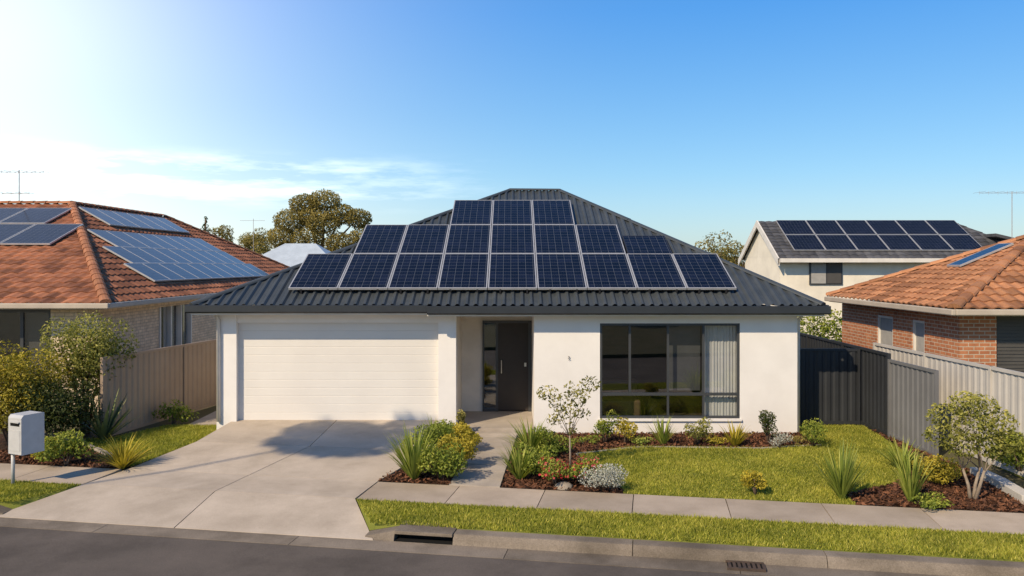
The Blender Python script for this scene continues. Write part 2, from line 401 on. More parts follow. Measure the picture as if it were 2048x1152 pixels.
vr=[S(-2.66,1.1),S(-1.62,.02),S(60,.02),S(60,1.1)]
vl=[S(-60,.02),S(-8.3,.02),S(-7.56,1.1),S(-60,1.1)]
m=MB(); m.slab([(*p[:2],.0) for p in vr],.25); m.poly([S(-2.68,1.1,0),S(-2.07,.01,-.092),S(-1.62,.02,0)]); struct('verge',m,M['lawnbase'])
m=MB(); m.slab([(*p[:2],.0) for p in vl],.25); m.poly([S(-7.53,1.1,0),S(-8.3,.02,0),S(-7.87,.01,-.092)]); struct('verge',m,M['lawnbase'])
bedL=[fp(-12),fp(-7.15),g(262,934),g(190,905),g(150,882),(-9.2,17.5),(-12,17.5)]
llawn=[g(262,934),(-6.35,17.55,0),(-6.75,18.4,0),(-7.95,18.4,0),(-8.5,17.1,0),g(150,882),g(190,905)]
sheet('side_lawn',llawn,.004,M['lawnbase'])
bed1=[(-.18,S(-.56,2.13)[1]+.01),fp(1.8)]+edge_curve[:3]+[(1.6,17.5),(.5,17.5),(.2,17.4)]
bed2=edge_curve[2:]+[(6.25,17.5),(1.6,17.5)]
bed3=[fp(5.3),g(1690,990),g(1790,968),g(1830,940),(7.85,16.2),(8.05,18.0),(8.12,15.3),fp(8.6)]
bed4=[fp(-2.28),fp(-1.06),(-.69,17.4),(-1.3,17.6),(-1.58,17.7)]
for nm,b,z in (('garden_bed',bedL,.008),('garden_bed',bed1,.01),('garden_bed',bed2,.013),('garden_bed',bed3,.01),('garden_bed',bed4,.012)): sheet(nm,b,z,M['mulchbase'])
nl=[fp(8.75),fp(16),(16,17.5),(9.0,17.5)]
sheet('neighbour_lawn',nl,.002,M['lawnbase'])
grass('short sunlit front lawn between the wall bed and the footpath',lawn,3200,.042,.015)
grass('dry grass strip between the footpath and the right kerb',[S(-2.68,1.09),S(-2.06,.03),S(9,.03),S(9,1.09)],3800,.045,.016)
grass('small grass strip around the mailbox at the left kerb',[S(-12,.03),S(-7.9,.03),S(-7.54,1.09),S(-12,1.09)],3800,.045,.016)
grass('shaded side lawn left of the driveway',llawn,2800,.05,.015)
grass('patch of neighbouring lawn beyond the pale edging at far right',[fp(8.8),fp(11),(11,16),(9.0,16)],2000,.06,.016)
mulch('bark mulch in the bed right of the garden path',bed1,.012); mulch('bark mulch in the narrow bed under the big window',bed2,.015)
mulch('reddish bark mulch in the bed by the right fence',bed3,.012); mulch('bark mulch in the bed between driveway and path',bed4,.014); mulch('bark mulch in the left front bed',bedL[:5]+[(-9,16.2)],.01,600)
def edging(name,label,pts,mat,w=.09,h=.07,step=.22):
    t=thing(name,label,'edging',(pts[0][0],pts[0][1],0)); m=MB(); pts=[np.array([p[0],p[1],0.]) for p in pts]
    for a,b in zip(pts[:-1],pts[1:]):
        d=b-a; L=np.linalg.norm(d); d/=L; s=np.array([-d[1],d[0],0]); k=max(1,int(L/step))
        for i in range(k):
            c=a+d*L*(i+.5)/k; m.obox(c+np.array([0,0,h/2-.01]),d*(L/k*.48),s*w/2*rng.uniform(.85,1.1),np.array([0,0,h/2*rng.uniform(.85,1.15)]),rng.random())
    m.build('stones',mat,t,bevel=.01); return t
edging('garden_edging','thin curved stone edging between the front lawn and the wall bed',[e+np.array([0,-.05,0]) for e in edge_curve],M['edge'],.05,.04)
edging('garden_edging','pale low concrete edging at the far right beside the bushy tree',[g(1950,950),g(1995,972),g(2060,1012)],M['edgew'],.2,.16,.6)
edging('garden_edging','curved stone edging around the left front bed',[g(262,930),g(190,902),g(150,880),g(90,872)],M['edge'],.1,.08,.25)

# ------------------------------------------------------------------ main house
H=thing('house','white rendered single storey house with dark metal hip roof full of solar panels','house',(0,17.7,0))
EY,EZ,SL=17.25,2.82,.46
XL,XR,YR,BY=-6.92,6.72,24.0,30.8
ZR=EZ+SL*(YR-EY); AL,AR=-.08,1.42
wl=MB()
Y0=17.68
wl.box(-6.53,-6.09,Y0,18.0,.0,2.62); wl.box(-1.63,-1.2376,Y0,18.0,0,2.62)
wl.box(-6.09,-1.63,Y0+.04,18.0,2.42,2.62)
wl.box(-6.53,-6.38,18.0,BY-.5,0,2.62); wl.box(6.11,6.26,17.7,BY-.5,0,2.62); wl.box(-6.38,6.11,BY-.65,BY-.5,0,2.62)
W0,W1,Z0,Z1=1.93,5.0,.33,2.42; FY=17.55
wl.box(.483,W0,FY,17.7,0,2.62); wl.box(W1,6.26,FY,17.7,0,2.62); wl.box(W0,W1,FY,17.7,0,Z0); wl.box(W0,W1,FY,17.7,Z1,2.62)
wl.box(.483,.63,17.7,19.75,0,2.62)
wl.build('wall',M['render'],H)
m=MB(); m.box(-1.4,-1.2376,18.0,19.6,0,2.62); m.box(-1.4,-.72,19.6,19.75,0,2.62); m.box(-.72,.483,19.6,19.75,2.34,2.62)
m.build('entry_wall',M['reveal'],H)
m=MB(); m.box(-1.2376,.48,17.5,19.6,-.05,.12); m.build('porch_floor',M['slabpath'],H,bevel=.01)
m=MB(); m.box(-.8,.3,17.22,17.499,-.05,.07); m.build('porch_step',M['slabpath'],H,bevel=.01)
m=MB(); m.box(XL+.05,XR-.05,EY+.02,BY-.05,2.62,2.65); m.build('soffit',M['soffit'],H)
def gut(name,P,Q,w=.12,zt=2.83,zb=2.665):
    P=np.array([*P,0.]);Q=np.array([*Q,0.]); d=(Q-P); L=np.linalg.norm(d); d/=L; o=np.array([d[1],-d[0],0])
    prof=[(0,zb),(w*.75,zb),(w,zb+.03),(w,zt),(w-.012,zt+.008),(w-.02,zt),(w-.02,zb+.05),(0.012,zb+.05),(0,zt-.02)]
    V=[p+o*a+np.array([0,0,z]) for p in (P,Q) for a,z in prof]; k=len(prof); m=MB()
    m.add(V,[(i,(i+1)%k,k+(i+1)%k,k+i) for i in range(k)]+[list(range(k)),list(range(2*k-1,k-1,-1))]); return m.build(name,M['gutter'],H)
gut('gutter',(XL-.1,EY+.03),(-1.82,EY+.03)); gut('gutter',(-1.82,EY-.03),(XR+.1,EY-.03),zt=2.815,zb=2.635)
gut('gutter',(XR,EY),(XR,BY)); gut('gutter',(XL,BY),(XL,EY))
m=MB(); m.box(XL,-1.82,EY+.005,EY+.03,2.625,2.80); m.box(-1.82,XR,EY-.06,EY-.03,2.60,2.80); m.build('fascia',M['soffit'],H)
def roof_face(mb,P0,P1,P2,P3,rows,lip,period,prof):
    P0,P1,P2,P3=[np.array(p,float) for p in (P0,P1,P2,P3)]
    e=P1-P0; Ln=np.linalg.norm(e); e/=Ln; nr=np.cross(e,P3-P0); nr/=np.linalg.norm(nr)
    if nr[2]<0: nr=-nr
    s=np.cross(nr,e); Hh=np.dot(P3-P0,s)
    if Hh<0: s=-s; Hh=-Hh
    k=len(prof); na=int(Ln/period*k)+2; a=np.arange(na)*period/k; hp=np.array([prof[i%k] for i in range(na)])
    aL=lambda t: np.dot(P0+(P3-P0)*t-P0,e); aR=lambda t: np.dot(P1+(P2-P1)*t-P0,e)
    tn=rng.random((rows,na//k+2))
    for r in range(rows):
        lines=[]
        lv=[(r/rows,0),(r/rows,lip),((r+1)/rows,0)] if lip else [(r/rows,0),((r+1)/rows,0)]
        for t,h in lv:
            aa=np.clip(a,aL(t),aR(t)); lines.append(P0+np.outer(aa,e)+s*(t*Hh)+np.outer(hp+h,nr))
        k0=len(mb.v)
        for l in lines: mb.v.extend([tuple(q) for q in l])
        for li in range(len(lines)-1):
            for i in range(na-1):
                q0=lines[li][i];q1=lines[li][i+1];q2=lines[li+1][i];q3=lines[li+1][i+1]
                if abs(np.dot(q1-q0,e))<1e-6 and abs(np.dot(q3-q2,e))<1e-6: continue
                mb.f.append([k0+li*na+i,k0+li*na+i+1,k0+(li+1)*na+i+1,k0+(li+1)*na+i]); mb.t.append(tn[r,i//k])
    return nr,s
def caps(mb,P,Q,r,step):
    P,Q=np.array(P,float),np.array(Q,float); d=Q-P; L=np.linalg.norm(d); d/=L; sd=np.cross(d,[0,0,1]); sd/=np.linalg.norm(sd); up=np.cross(sd,d); k=max(1,int(L/step))
    for i in range(k):
        a=P+d*(L*i/k); b=P+d*min(L,(L*(i+1.08)/k)); V=[];tone=rng.random()
        for p,rr in ((a,r),(b,r*.82)):
            for j in range(7):
                q=math.pi*(j/6); V.append(p+sd*math.cos(q)*rr*1.15+up*(math.sin(q)*rr*.75-.02))
        mb.add(V,[(j,j+1,8+j,7+j) for j in range(6)]+[list(range(7))],tone)
rb=MB(); cp=[0,0,0,.045,.045]
A=(XL,EY,EZ);B=(XR,EY,EZ);Cc=(XR,BY,EZ);D=(XL,BY,EZ);RL=(AL,YR,ZR);RR=(AR,YR,ZR)
roof_face(rb,A,B,RR,RL,24,0,.2,cp); roof_face(rb,B,Cc,RR,RR,24,0,.2,cp); roof_face(rb,Cc,D,RL,RR,6,0,.2,cp); roof_face(rb,D,A,RL,RL,24,0,.2,cp)
roof=rb.build('roof',M['roofmetal'],H)
m=MB()
for p,q in ((A,RL),(B,RR),(Cc,RR),(D,RL),(RL,RR)):
    up=np.array([0,0,.035]); caps(m,np.array(p)+up,np.array(q)+up,.085,3)
m.build('ridge_capping',M['roofmetal'],roof)
# solar panels
PC={}
def panel(parent,P,ex,ey,w,h,label=None,lift=.12):
    ex,ey=Vector(ex).normalized(),Vector(ey).normalized(); ez=ex.cross(ey)
    key=(round(w,3),round(h,3))
    first=key not in PC
    if first:
        m=MB(); b=.026
        m.box(0,w,0,b,-.045,.004); m.box(0,w,h-b,h,-.045,.004); m.box(0,b,b,h-b,-.045,.004); m.box(w-b,w,b,h-b,-.045,.004)
        fr=mk('solar_panel',m.v,m.f,M['frame_al'],parent,world=False)
        m=MB(); m.box(b,w-b,b,h-b,-.03,0)
        cs=mk('cell_sheet',m.v,m.f,M['cells'],fr,world=False); PC[key]=(fr,cs)
    else:
        fr=PC[key][0].copy(); C.objects.link(fr); fr.parent=parent; cs=PC[key][1].copy(); C.objects.link(cs); cs.parent=fr
    o=Vector(P)-parent.location+ez*lift
    fr.matrix_local=Matrix(((ex.x,ey.x,ez.x,o.x),(ex.y,ey.y,ez.y,o.y),(ex.z,ey.z,ez.z,o.z),(0,0,0,1)))
    if label: fr['label']=label
    return fr
cs_=1/math.sqrt(1+SL*SL); upv=(0,cs_,SL*cs_)
def onroof(x,y): return (x,y,EZ+SL*(y-EY))
pw,ph=1.088,1.872; Yr=[17.76,19.475,21.19]; LF=.15
rails=MB()
for r,(k0,k1) in enumerate(((0,9),(1,7),(3,6))):
    for k in range(k0,k1): panel(H,onroof(-4.95+1.104*k,Yr[r]),(1,0,0),upv,pw,ph,lift=LF)
    for fy in (.35,1.3):
        yy=Yr[r]+fy*cs_; c=np.array(onroof(-4.95+1.104*(k0+k1)/2,yy))+np.array([0,-SL*cs_,cs_])*.085
        rails.obox(c,((k1-k0)*.552,0,0),np.array(upv)*.02,np.array([0,-SL*cs_,cs_])*.016)
    for k in range(k0,k1):
        for q in (.25,.8):
            c=np.array(onroof(-4.95+1.104*k+pw*q,Yr[r]+.02))+np.array([0,-SL*cs_,cs_])*.06; rails.obox(c,(.02,0,0),np.array(upv)*.03,np.array([0,-SL*cs_,cs_])*.06)
hp_=panel(H,onroof(-4.95+1.104*7+.03,19.475),(1,0,0),upv,1.086,1.12,'half height solar panel with a dark frame at right end of middle row',lift=LF)
hp_.data.materials[0]=M['rail']
rails.build('mounting_rail',M['rail'],H)
gd=MB(); GY=17.82
V=[];n=12;zb,zt=.23,2.42
zz=[]
for i in range(n):
    a=zb+(zt-zb)*i/n; b=zb+(zt-zb)*(i+1)/n
    zz+= [(a,.006),(a+.008,0),(b-.008,0),(b,.006)]
for z,dy in zz: V+= [(-6.09,GY+dy,z),(-1.63,GY+dy,z)]
gd.add(V,[(2*i,2*i+1,2*i+3,2*i+2) for i in range(len(zz)-1)]); gdo=gd.build('garage_door',M['garage'],H)
m=MB(); m.box(-6.07,-1.65,GY-.015,GY+.0,.215,.245); m.build('bottom_seal',M['rail'],gdo)
m=MB(); m.box(-.34,.40,19.56,19.60,.14,2.28); fd=m.build('front_door',M['door'],H)
m=MB(); m.tube([(-.26,19.5,1.06),(-.26,19.5,1.38)],.014,8); m.box(-.27,-.25,19.5,19.56,1.09,1.11); m.box(-.27,-.25,19.5,19.56,1.33,1.35); m.build('handle',M['steel'],fd)
m=MB(); m.box(.3,.35,19.54,19.565,1.22,1.31); m.build('lock',M['steel'],fd)
m=MB()
for x0,x1 in ((-.72,-.68),(-.40,-.34),(.40,.483)): m.box(x0,x1,19.54,19.62,.12,2.34)
m.box(-.68,-.40,19.545,19.61,2.28,2.34); m.box(-.34,.40,19.545,19.61,2.28,2.34); m.box(-.68,-.40,19.545,19.61,.12,.2); m.build('door_frame',M['winframe'],H)
m=MB(); m.box(-.68,-.40,19.57,19.58,.2,2.28); sl=m.build('side_light',M['glass'],H)
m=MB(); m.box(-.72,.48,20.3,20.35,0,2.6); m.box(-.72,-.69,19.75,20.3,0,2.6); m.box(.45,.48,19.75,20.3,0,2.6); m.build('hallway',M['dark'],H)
WY=17.60
m=MB(); t=.05
m.box(W0,W1,WY-.03,WY+.05,Z0,Z0+t); m.box(W0,W1,WY-.03,WY+.05,Z1-t,Z1); m.box(W0,W0+t,WY-.03,WY+.05,Z0+t,Z1-t); m.box(W1-t,W1,WY-.03,WY+.05,Z0+t,Z1-t)
zm=.86; xs=[W0+t,2.59,3.43,4.21,W1-t]
m.box(W0+t,W1-t,WY-.02,WY+.04,zm-.03,zm+.03)
for x in (2.59,4.21): m.box(x-.025,x+.025,WY-.022,WY+.042,zm+.03,Z1-t)
m.box(3.43-.022,3.43+.022,WY-.018,WY+.038,zm+.03,Z1-t)
for x in (3.43,4.21): m.box(x-.022,x+.022,WY-.018,WY+.038,Z0+t,zm-.03)
win=m.build('window',M['winframe'],H)
def pane(x0,x1,z0,z1,par,y=WY+.012,mat='glass'):
    m=MB(); m.poly([(x0,y,z0),(x1,y,z0),(x1,y+.0,z1),(x0,y,z1)]); return m.build('pane',M[mat],par)
for a,b in zip(xs[:-1],xs[1:]): pane(a,b,zm,Z1-t,win)
for a,b in ((W0+t,3.43),(3.43,4.21),(4.21,W1-t)): pane(a,b,Z0+t,zm,win)
m=MB(); m.box(W0-.03,W1+.03,FY-.05,FY-.002,Z0-.05,Z0-.003); m.build('window_sill',M['render'],win)
m=MB(); V=[];nx=140
for i in range(nx+1):
    x=4.22+(W1+.05-4.22)*i/nx; y=17.76+.009*math.sin(i*.55+.5*math.sin(i*.21))+.006*math.sin(i*.23); V+=[(x,y,Z0-.05),(x,y,Z1+.05)]
m.add(V,[(2*i,2*i+2,2*i+3,2*i+1) for i in range(nx)]); m.build('curtain',M['curtain'],H,True)
m=MB(); m.box(3.45,4.2,17.86,17.87,.9,2.5); m.build('blind',M['blind'],H)
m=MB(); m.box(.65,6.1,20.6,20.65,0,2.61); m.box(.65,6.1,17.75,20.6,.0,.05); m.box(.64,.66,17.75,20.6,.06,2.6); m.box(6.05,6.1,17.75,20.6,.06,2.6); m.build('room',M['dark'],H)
m=MB()
m.box(2.0,3.0,18.6,19.4,.05,.55); m.box(2.0,3.0,19.2,19.45,.55,.95); m.build('sofa',nmat('sofa_brown',(.10,.06,.035)),H,bevel=.05)
m=MB(); m.tube([(-6.47,17.63,.25),(-6.47,17.63,2.5),(-6.5,17.4,2.66)],.042,10); m.build('downpipe',M['white'],H,True)
m=MB(); m.tube([(6.30,17.62,.0),(6.30,17.62,2.5),(6.34,17.35,2.66)],.042,10); m.build('downpipe',M['white'],H,True)
m=MB(); m.tube([(1.235,FY-.02,1.70),(1.26,FY-.03,1.685),(1.235,FY-.03,1.66),(1.265,FY-.03,1.635),(1.24,FY-.02,1.615)],.008,6); m.build('wall_hook',M['rail'],H,True)

# ------------------------------------------------------------------ fences
def fence(label,P,Q,h,mat,pm=None,plen=2.35,z0=0.0,group=None,dep=.02):
    P=np.array([*P,z0],float);Q=np.array([*Q,z0],float); d=Q-P; L=np.linalg.norm(d); d/=L; s=np.array([-d[1],d[0],0]); up=np.array([0,0,1.])
    t=thing('fence',label,'fence',tuple(P),group); k=max(1,round(L/plen)); pm=pm or mat
    for i in range(k+1):
        m=MB(); m.obox(P+d*(L*i/k)+up*h/2,d*.03,s*.035,up*(h/2+.02)); m.build('post',pm,t)
    for i in range(k):
        a=P+d*(L*i/k); l=L/k; prof=[0,0,0,dep,dep]; per=.19; nn=int(l/per*5); V=[]
        for j in range(nn+1):
            q=a+d*(l*j/nn)+s*(prof[j%5]-.014); V+=[q+up*.05,q+up*(h-.04)]
        m=MB(); m.add(V,[(2*j,2*j+2,2*j+3,2*j+1) for j in range(nn)]); m.build('panel',mat,t)
    m=MB(); m.obox((P+Q)/2+up*(h-.01),d*L/2,s*.025,up*.03); m.build('rail',pm,t)
    m=MB(); m.obox((P+Q)/2+up*.05,d*L/2,s*.025,up*.035); m.build('rail',pm,t)
    return t
fence('long warm brown metal fence between the left brick house and the white house',(-8.7,17.0),(-7.5,22.5),1.72,M['fence_g'])
fence('dark charcoal fence running back beside the white house on the right',(8.1,17.2),(8.12,29),1.78,M['fence_d'])
fence('mid grey end panel of the dark fence nearest the street on the right',(8.14,15.35),(8.1,17.15),1.66,M['fence_m'],plen=1.8)
fence('charcoal fence closing the side passage between the white house and the dark fence',(6.32,18.55),(8.03,18.55),1.74,M['fence_d'],plen=1.7)
fence('pale grey metal fence in front of the red brick house',(8.95,12.6),(8.8,19.4),1.8,M['fence_w'],dep=.014)
m=MB(); m.box(-7.45,-6.55,18.42,24,.0,.03); struct('side_passage_slab',m,M['slabpath'])

# ------------------------------------------------------------------ left house
LH=thing('house','brown tiled brick house at far left with solar panels on two roof faces','house',(-15,24,0))
ez=2.75; cF=(-9.9,19.5,ez); cB=(-9.9,42,ez); aF=(-15.4,28,5.83); aB=(-15.4,35.5,5.83); cL=(-27,19.5,ez); aL_=(-21,28,5.83)
tp=[0,.012,.035,.035,.012]
rb=MB(); 
nR,sR=roof_face(rb,cF,cB,aB,aF,19,.03,.32,tp); nF,sF=roof_face(rb,cL,cF,aF,aL_,26,.03,.32,tp)
rb.poly([cB,(-20.9,42,ez),aB]); rb.poly([aF,aB,(-21,35.5,5.83),aL_])
lroof=rb.build('roof',M['tile_l'],LH)
m=MB(); up=np.array([0,0,.05])
for p,q in ((cF,aF),(cB,aB),(aF,aB),(aF,aL_)): caps(m,np.array(p)+up,np.array(q)+up,.125,.42)
m.build('ridge_tiles',M['cap_l'],lroof)
m=MB()
m.box(-26,-13.6,20.15,20.4,0,2.62); m.box(-11.62,-10.4,20.15,20.4,0,2.62); m.box(-13.6,-11.62,20.15,20.4,0,.75)
m.box(-10.6,-10.4,20.4,23.55,0,2.62); m.box(-10.6,-10.4,25.9,41.5,0,2.62); m.box(-10.6,-10.4,23.55,25.9,0,.9); m.box(-10.6,-10.4,23.55,25.9,2.45,2.62)
m.build('wall',M['brick_b'],LH)
m=MB(); m.box(-26.9,-9.92,19.52,41.9,2.62,2.66); m.build('soffit',M['white'],LH)
m=MB(); m.box(-27,-9.80,19.40,19.5,2.64,2.77); m.box(-9.9,-9.80,19.5,42,2.64,2.77); m.build('gutter',M['trim'],LH,bevel=.02)
m=MB(); m.box(-13.6,-11.62,20.2,20.25,2.5,2.6); m.box(-13.6,-13.52,20.2,20.26,.75,2.5); m.box(-11.70,-11.62,20.2,20.26,.75,2.5); m.box(-12.42,-12.34,20.2,20.26,.75,2.5); w=m.build('window',M['winframe'],LH)
m=MB(); m.poly([(-13.52,20.23,.75),(-11.7,20.23,.75),(-11.7,20.23,2.5),(-13.52,20.23,2.5)]); m.build('pane',M['glass'],w)
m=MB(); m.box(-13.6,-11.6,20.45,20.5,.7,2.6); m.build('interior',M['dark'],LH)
m=MB(); m.box(-12.34,-11.72,20.30,20.31,.8,2.5); m.build('blind',M['shutter'],LH)
m=MB()
for y0,y1 in ((23.55,23.63),(25.82,25.9),(24.3,24.37),(25.05,25.12)): m.box(-10.52,-10.36,y0,y1,.9,2.45)
w=m.build('window',M['white'],LH)
m=MB(); m.poly([(-10.47,23.6,.9),(-10.47,25.85,.9),(-10.47,25.85,2.45),(-10.47,23.6,2.45)]); m.build('pane',M['glass'],w)
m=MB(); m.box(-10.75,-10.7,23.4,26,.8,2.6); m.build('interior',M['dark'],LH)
m=MB(); m.box(-10.62,-10.61,24.35,25.08,.9,2.44); m.build('curtain',M['curtain'],LH)
dn=np.array([5.5,0,-3.08]); dl=np.linalg.norm(dn)
def lpt(s,y): return np.array([-15.4,0,5.83])+dn*s+np.array([0,y,0])
upl=tuple(-dn/dl)
def larray(s_bot,length,y0,n,w=1.12):
    for i in range(n): panel(LH,lpt(s_bot,y0+i*(w+.02)),(0,1,0),upl,w,length)
larray(.875,1.05,23.6,10); larray(.705,1.05,24.2,9); larray(.535,1.12,25.2,8); larray(.27,1.25,27.6,6)
fs=np.array([0,8.5,3.08]); fs/=np.linalg.norm(fs)
for r in range(2):
    for i in range(4):
        zz=(4.22,4.93)[r]; yy=19.5+(zz-ez)/3.08*8.5
        panel(LH,((-19.55,-20.85)[r]+i*1.5,yy,zz),(1,0,0),tuple(fs),1.46,(1.96,1.72)[r])
def antenna(parent,base,h,booms,k=1):
    m=MB(); b=np.array(base,float); m.tube([b,b+np.array([0,0,h])],.013*k,6)
    for z,x0,x1,nel,el in booms:
        m.tube([b+np.array([x0,0,z]),b+np.array([x1,0,z])],.008*k,5)
        for i in range(nel):
            x=x0+(x1-x0)*i/(nel-1); m.tube([b+np.array([x,-el,z+.02]),b+np.array([x,el,z+.02])],.004*k,4); m.tube([b+np.array([x,0,z-.06*(1-.5*i/nel)]),b+np.array([x,0,z+.06])],.004*k,4)
    m.build('antenna',M['antenna'],parent)
antenna(LH,(-17.25,28,5.75),1.28,[(1.2,-1.2,.85,8,.35),(.45,-.6,.35,4,.3)],1.2)

# ------------------------------------------------------------------ right brick house
RH=thing('house','red brick house at far right with orange terracotta tiled roof','house',(12,20,0))
f0=(9.5,17.2,ez); b0=(9.5,24.1,ez); ap=(13.6,20.8,4.45); f1=(22,17.2,ez); b1=(22,24.1,ez); ap2=(19,20.8,4.45)
rb=MB(); roof_face(rb,b0,f0,ap,ap,15,.035,.27,tp); roof_face(rb,f0,f1,ap2,ap,13,.035,.27,tp); rb.poly([b0,ap,ap2,b1])
rr=rb.build('roof',M['tile_r'],RH)
m=MB()
for p,q in ((f0,ap),(b0,ap),(ap,ap2)): caps(m,np.array(p)+up,np.array(q)+up,.13,.40)
m.build('ridge_tiles',M['tile_r'],rr)
m=MB()
m.box(9.9,10.1,17.7,19.2,0,2.6); m.box(9.9,10.1,19.8,20.8,0,2.6); m.box(9.9,10.1,21.7,24,0,2.6); m.box(9.9,10.1,19.2,19.8,0,1.2); m.box(9.9,10.1,20.8,21.7,0,1.2); m.box(9.9,10.1,19.2,19.8,2.35,2.6); m.box(9.9,10.1,20.8,21.7,2.35,2.6)
m.box(10.1,10.72,17.7,17.9,0,2.6); m.box(10.72,12.6,17.7,17.9,0,1.0); m.box(12.6,21.5,17.7,17.9,0,2.6)
m.build('wall',M['brick_r'],RH)
m=MB(); m.box(10.72,12.6,17.78,17.82,1.0,2.6)
for i in range(20): m.box(10.76,12.56,17.765,17.785,1.02+i*.078,1.02+i*.078+.06)
m.build('window',M['shutter'],RH)
for y0,y1 in ((19.2,19.8),(20.8,21.7)):
    m=MB(); m.box(9.92,9.99,y0,y0+.06,1.2,2.35); m.box(9.92,9.99,y1-.06,y1,1.2,2.35); m.box(9.92,9.99,y0+.06,y1-.06,1.2,1.26); m.box(9.92,9.99,y0+.06,y1-.06,2.29,2.35); w=m.build('window',M['white'],RH)
    m=MB(); m.box(9.97,9.98,y0+.06,y1-.06,1.26,2.29); m.build('pane',M['blindl'],w)
m=MB(); m.box(9.52,21.9,17.22,24,2.6,2.64); m.build('soffit',M['white'],RH)
m=MB(); m.box(9.40,9.5,17.10,24.1,2.62,2.75); m.box(9.5,22,17.10,17.2,2.62,2.75); m.build('gutter',M['trim'],RH,bevel=.02)
ud=np.array([4.1,0,1.7]); ud/=np.linalg.norm(ud)
panel(RH,np.array([9.5,21.2,ez])+np.array([4.1,0,1.7])*.5,(0,-1,0),tuple(ud),.62,1.5,lift=.1)
antenna(RH,(13.75,22,4.3),1.42,[(1.38,-.9,.9,8,.3)],.75)

# ------------------------------------------------------------------ back right two storey house
BH=thing('house','cream two storey house behind on the right with twelve solar panels','house',(18,42,0))
x0=13.4; rz,ezb=6.04,4.25
rb=MB(); tp2=[0,.02,.03,.02]
roof_face(rb,(x0-.2,39.5,ezb-.25),(26.6,39.5,ezb-.25),(23.6,43,rz),(x0-.2,43,rz),12,.03,.4,tp2)
rb.poly([(x0-.2,43,rz),(23.6,43,rz),(26.6,46.5,ezb-.25),(x0-.2,46.5,ezb-.25)]); rb.poly([(26.6,39.5,ezb-.25),(26.6,46.5,ezb-.25),(23.6,43,rz)])
rb.build('roof',M['tile_d'],BH)
m=MB(); m.slab([(24.5,40.5,5.3),(30.5,40.5,3.9),(30.5,46,3.9),(24.5,46,5.3)],.15); m.build('side_roof',M['tile_d'],BH)
m=MB(); m.box(x0,26.2,40,46,-.3,ezb-.12)
m.add([(x0-.005,40,ezb-.12),(x0-.005,46,ezb-.12),(x0-.005,43,rz-.1)],[(0,1,2)]); m.build('wall',M['cream'],BH)
m=MB()
for (ya,za),(yb,zb2) in (((39.5,ezb-.28),(43,rz)),((46.5,ezb-.28),(43,rz))):
    xa,xb=x0-.26,x0-.19
    m.add([(xa,ya,za-.3),(xa,yb,zb2-.3),(xa,yb,zb2+.06),(xa,ya,za+.06),(xb,ya,za-.3),(xb,yb,zb2-.3),(xb,yb,zb2+.06),(xb,ya,za+.06)],[(0,1,2,3),(4,5,6,7),(0,1,5,4),(2,3,7,6)])
m.build('barge_board',M['white'],BH)
m=MB(); m.box(x0-.18,26.6,39.36,39.5,ezb-.42,ezb-.22); m.build('gutter',M['white'],BH)
m=MB(); m.box(14.85,16.5,39.93,39.99,2.72,3.92); w=m.build('window',M['winframe'],BH)
m=MB(); m.box(15.72,16.42,39.90,39.925,2.78,3.86); m.build('pane',M['shutter'],w)
m=MB(); m.box(14.93,15.66,39.90,39.925,2.78,3.86); m.build('curtain',M['blindl'],BH)
bs=np.array([0,3.5,rz-ezb+.25]); bl=np.linalg.norm(bs)
for r in range(2):
    for i in range(6): panel(BH,np.array([14.15+i*1.6,39.5,ezb-.25])+bs*(.18+r*.41),(1,0,0),tuple(bs/bl),1.57,bl*.40,lift=.1)
PH=thing('house','small house far behind with a pale blue metal hip roof','house',(-13,45,0))
m=MB(); e1=[(-15.2,44,3.55),(-9.5,44,3.55),(-9.5,50,3.55),(-15.2,50,3.55)]; a1=(-13.2,46.5,4.95); a2=(-11.4,46.5,4.95)
m.add(e1+[a1,a2],[(0,1,5,4),(1,2,5),(2,3,4,5),(3,0,4)]); m.build('roof',M['paleroof'],PH)
m=MB(); m.box(-14.9,-9.8,44.3,49.7,-.3,3.56); m.build('wall',M['cream'],PH)
m=MB(); m.box(-15.25,-9.45,43.9,44.0,3.45,3.58); m.build('gutter',M['white'],PH)
m=MB(); m.box(-13,-11.8,44.22,44.29,2.1,3.2); m.build('window',M['winframe'],PH)
m=MB(); m.tube([(-14.55,45,3.6),(-14.55,45,6.3)],.014,5); m.tube([(-15.3,45,6.2),(-13.9,45,6.2)],.008,4); m.build('antenna',M['antenna'],PH)

# ------------------------------------------------------------------ trees behind
def gumclumps(w,h,z0,k,s):
    out=[]
    for i in range(k):
        a=rng.uniform(0,6.28); r=math.sqrt(rng.random())*.42; z=z0+h*(.15+.75*rng.random()); q=1-.5*max(0,(z-z0)/h-.55)
        out.append((math.cos(a)*r*w*q,math.sin(a)*r*w*q,z,s*w*rng.uniform(.7,1.2),s*w*rng.uniform(.7,1.2),s*h*rng.uniform(.6,1.0)))
    return out
gc=[(-2.1,0,6.7,1.15,1.2,.85),(-1.2,.3,7.9,1.05,1.1,.7),(.2,0,8.15,1.1,1.1,.7),(1.3,.2,7.2,1.0,1.1,.7),(2.5,0,6.9,.95,1.0,.65),(2.9,.1,5.7,.95,.9,.7),(-2.8,0,5.6,.95,.9,.75),(.2,-.3,6.6,1.2,1.1,.8),(-.9,-.3,5.5,1.15,1.1,.8),(1.3,-.2,5.2,1.1,1.0,.75),(-1.7,.2,4.5,.95,.9,.7),(.6,0,4.2,1,.9,.65),(2.2,0,4.6,.85,.8,.6),(-.6,0,7.0,1.1,1,.7),(-2.5,0,4.8,.7,.7,.5)]
tree('gum_tree','large rounded golden olive gum tree behind the roofs, left of the main roof','tree',(-13.1,55,0),gc,26000,.16,G8,.3,trunk_top=4.0)
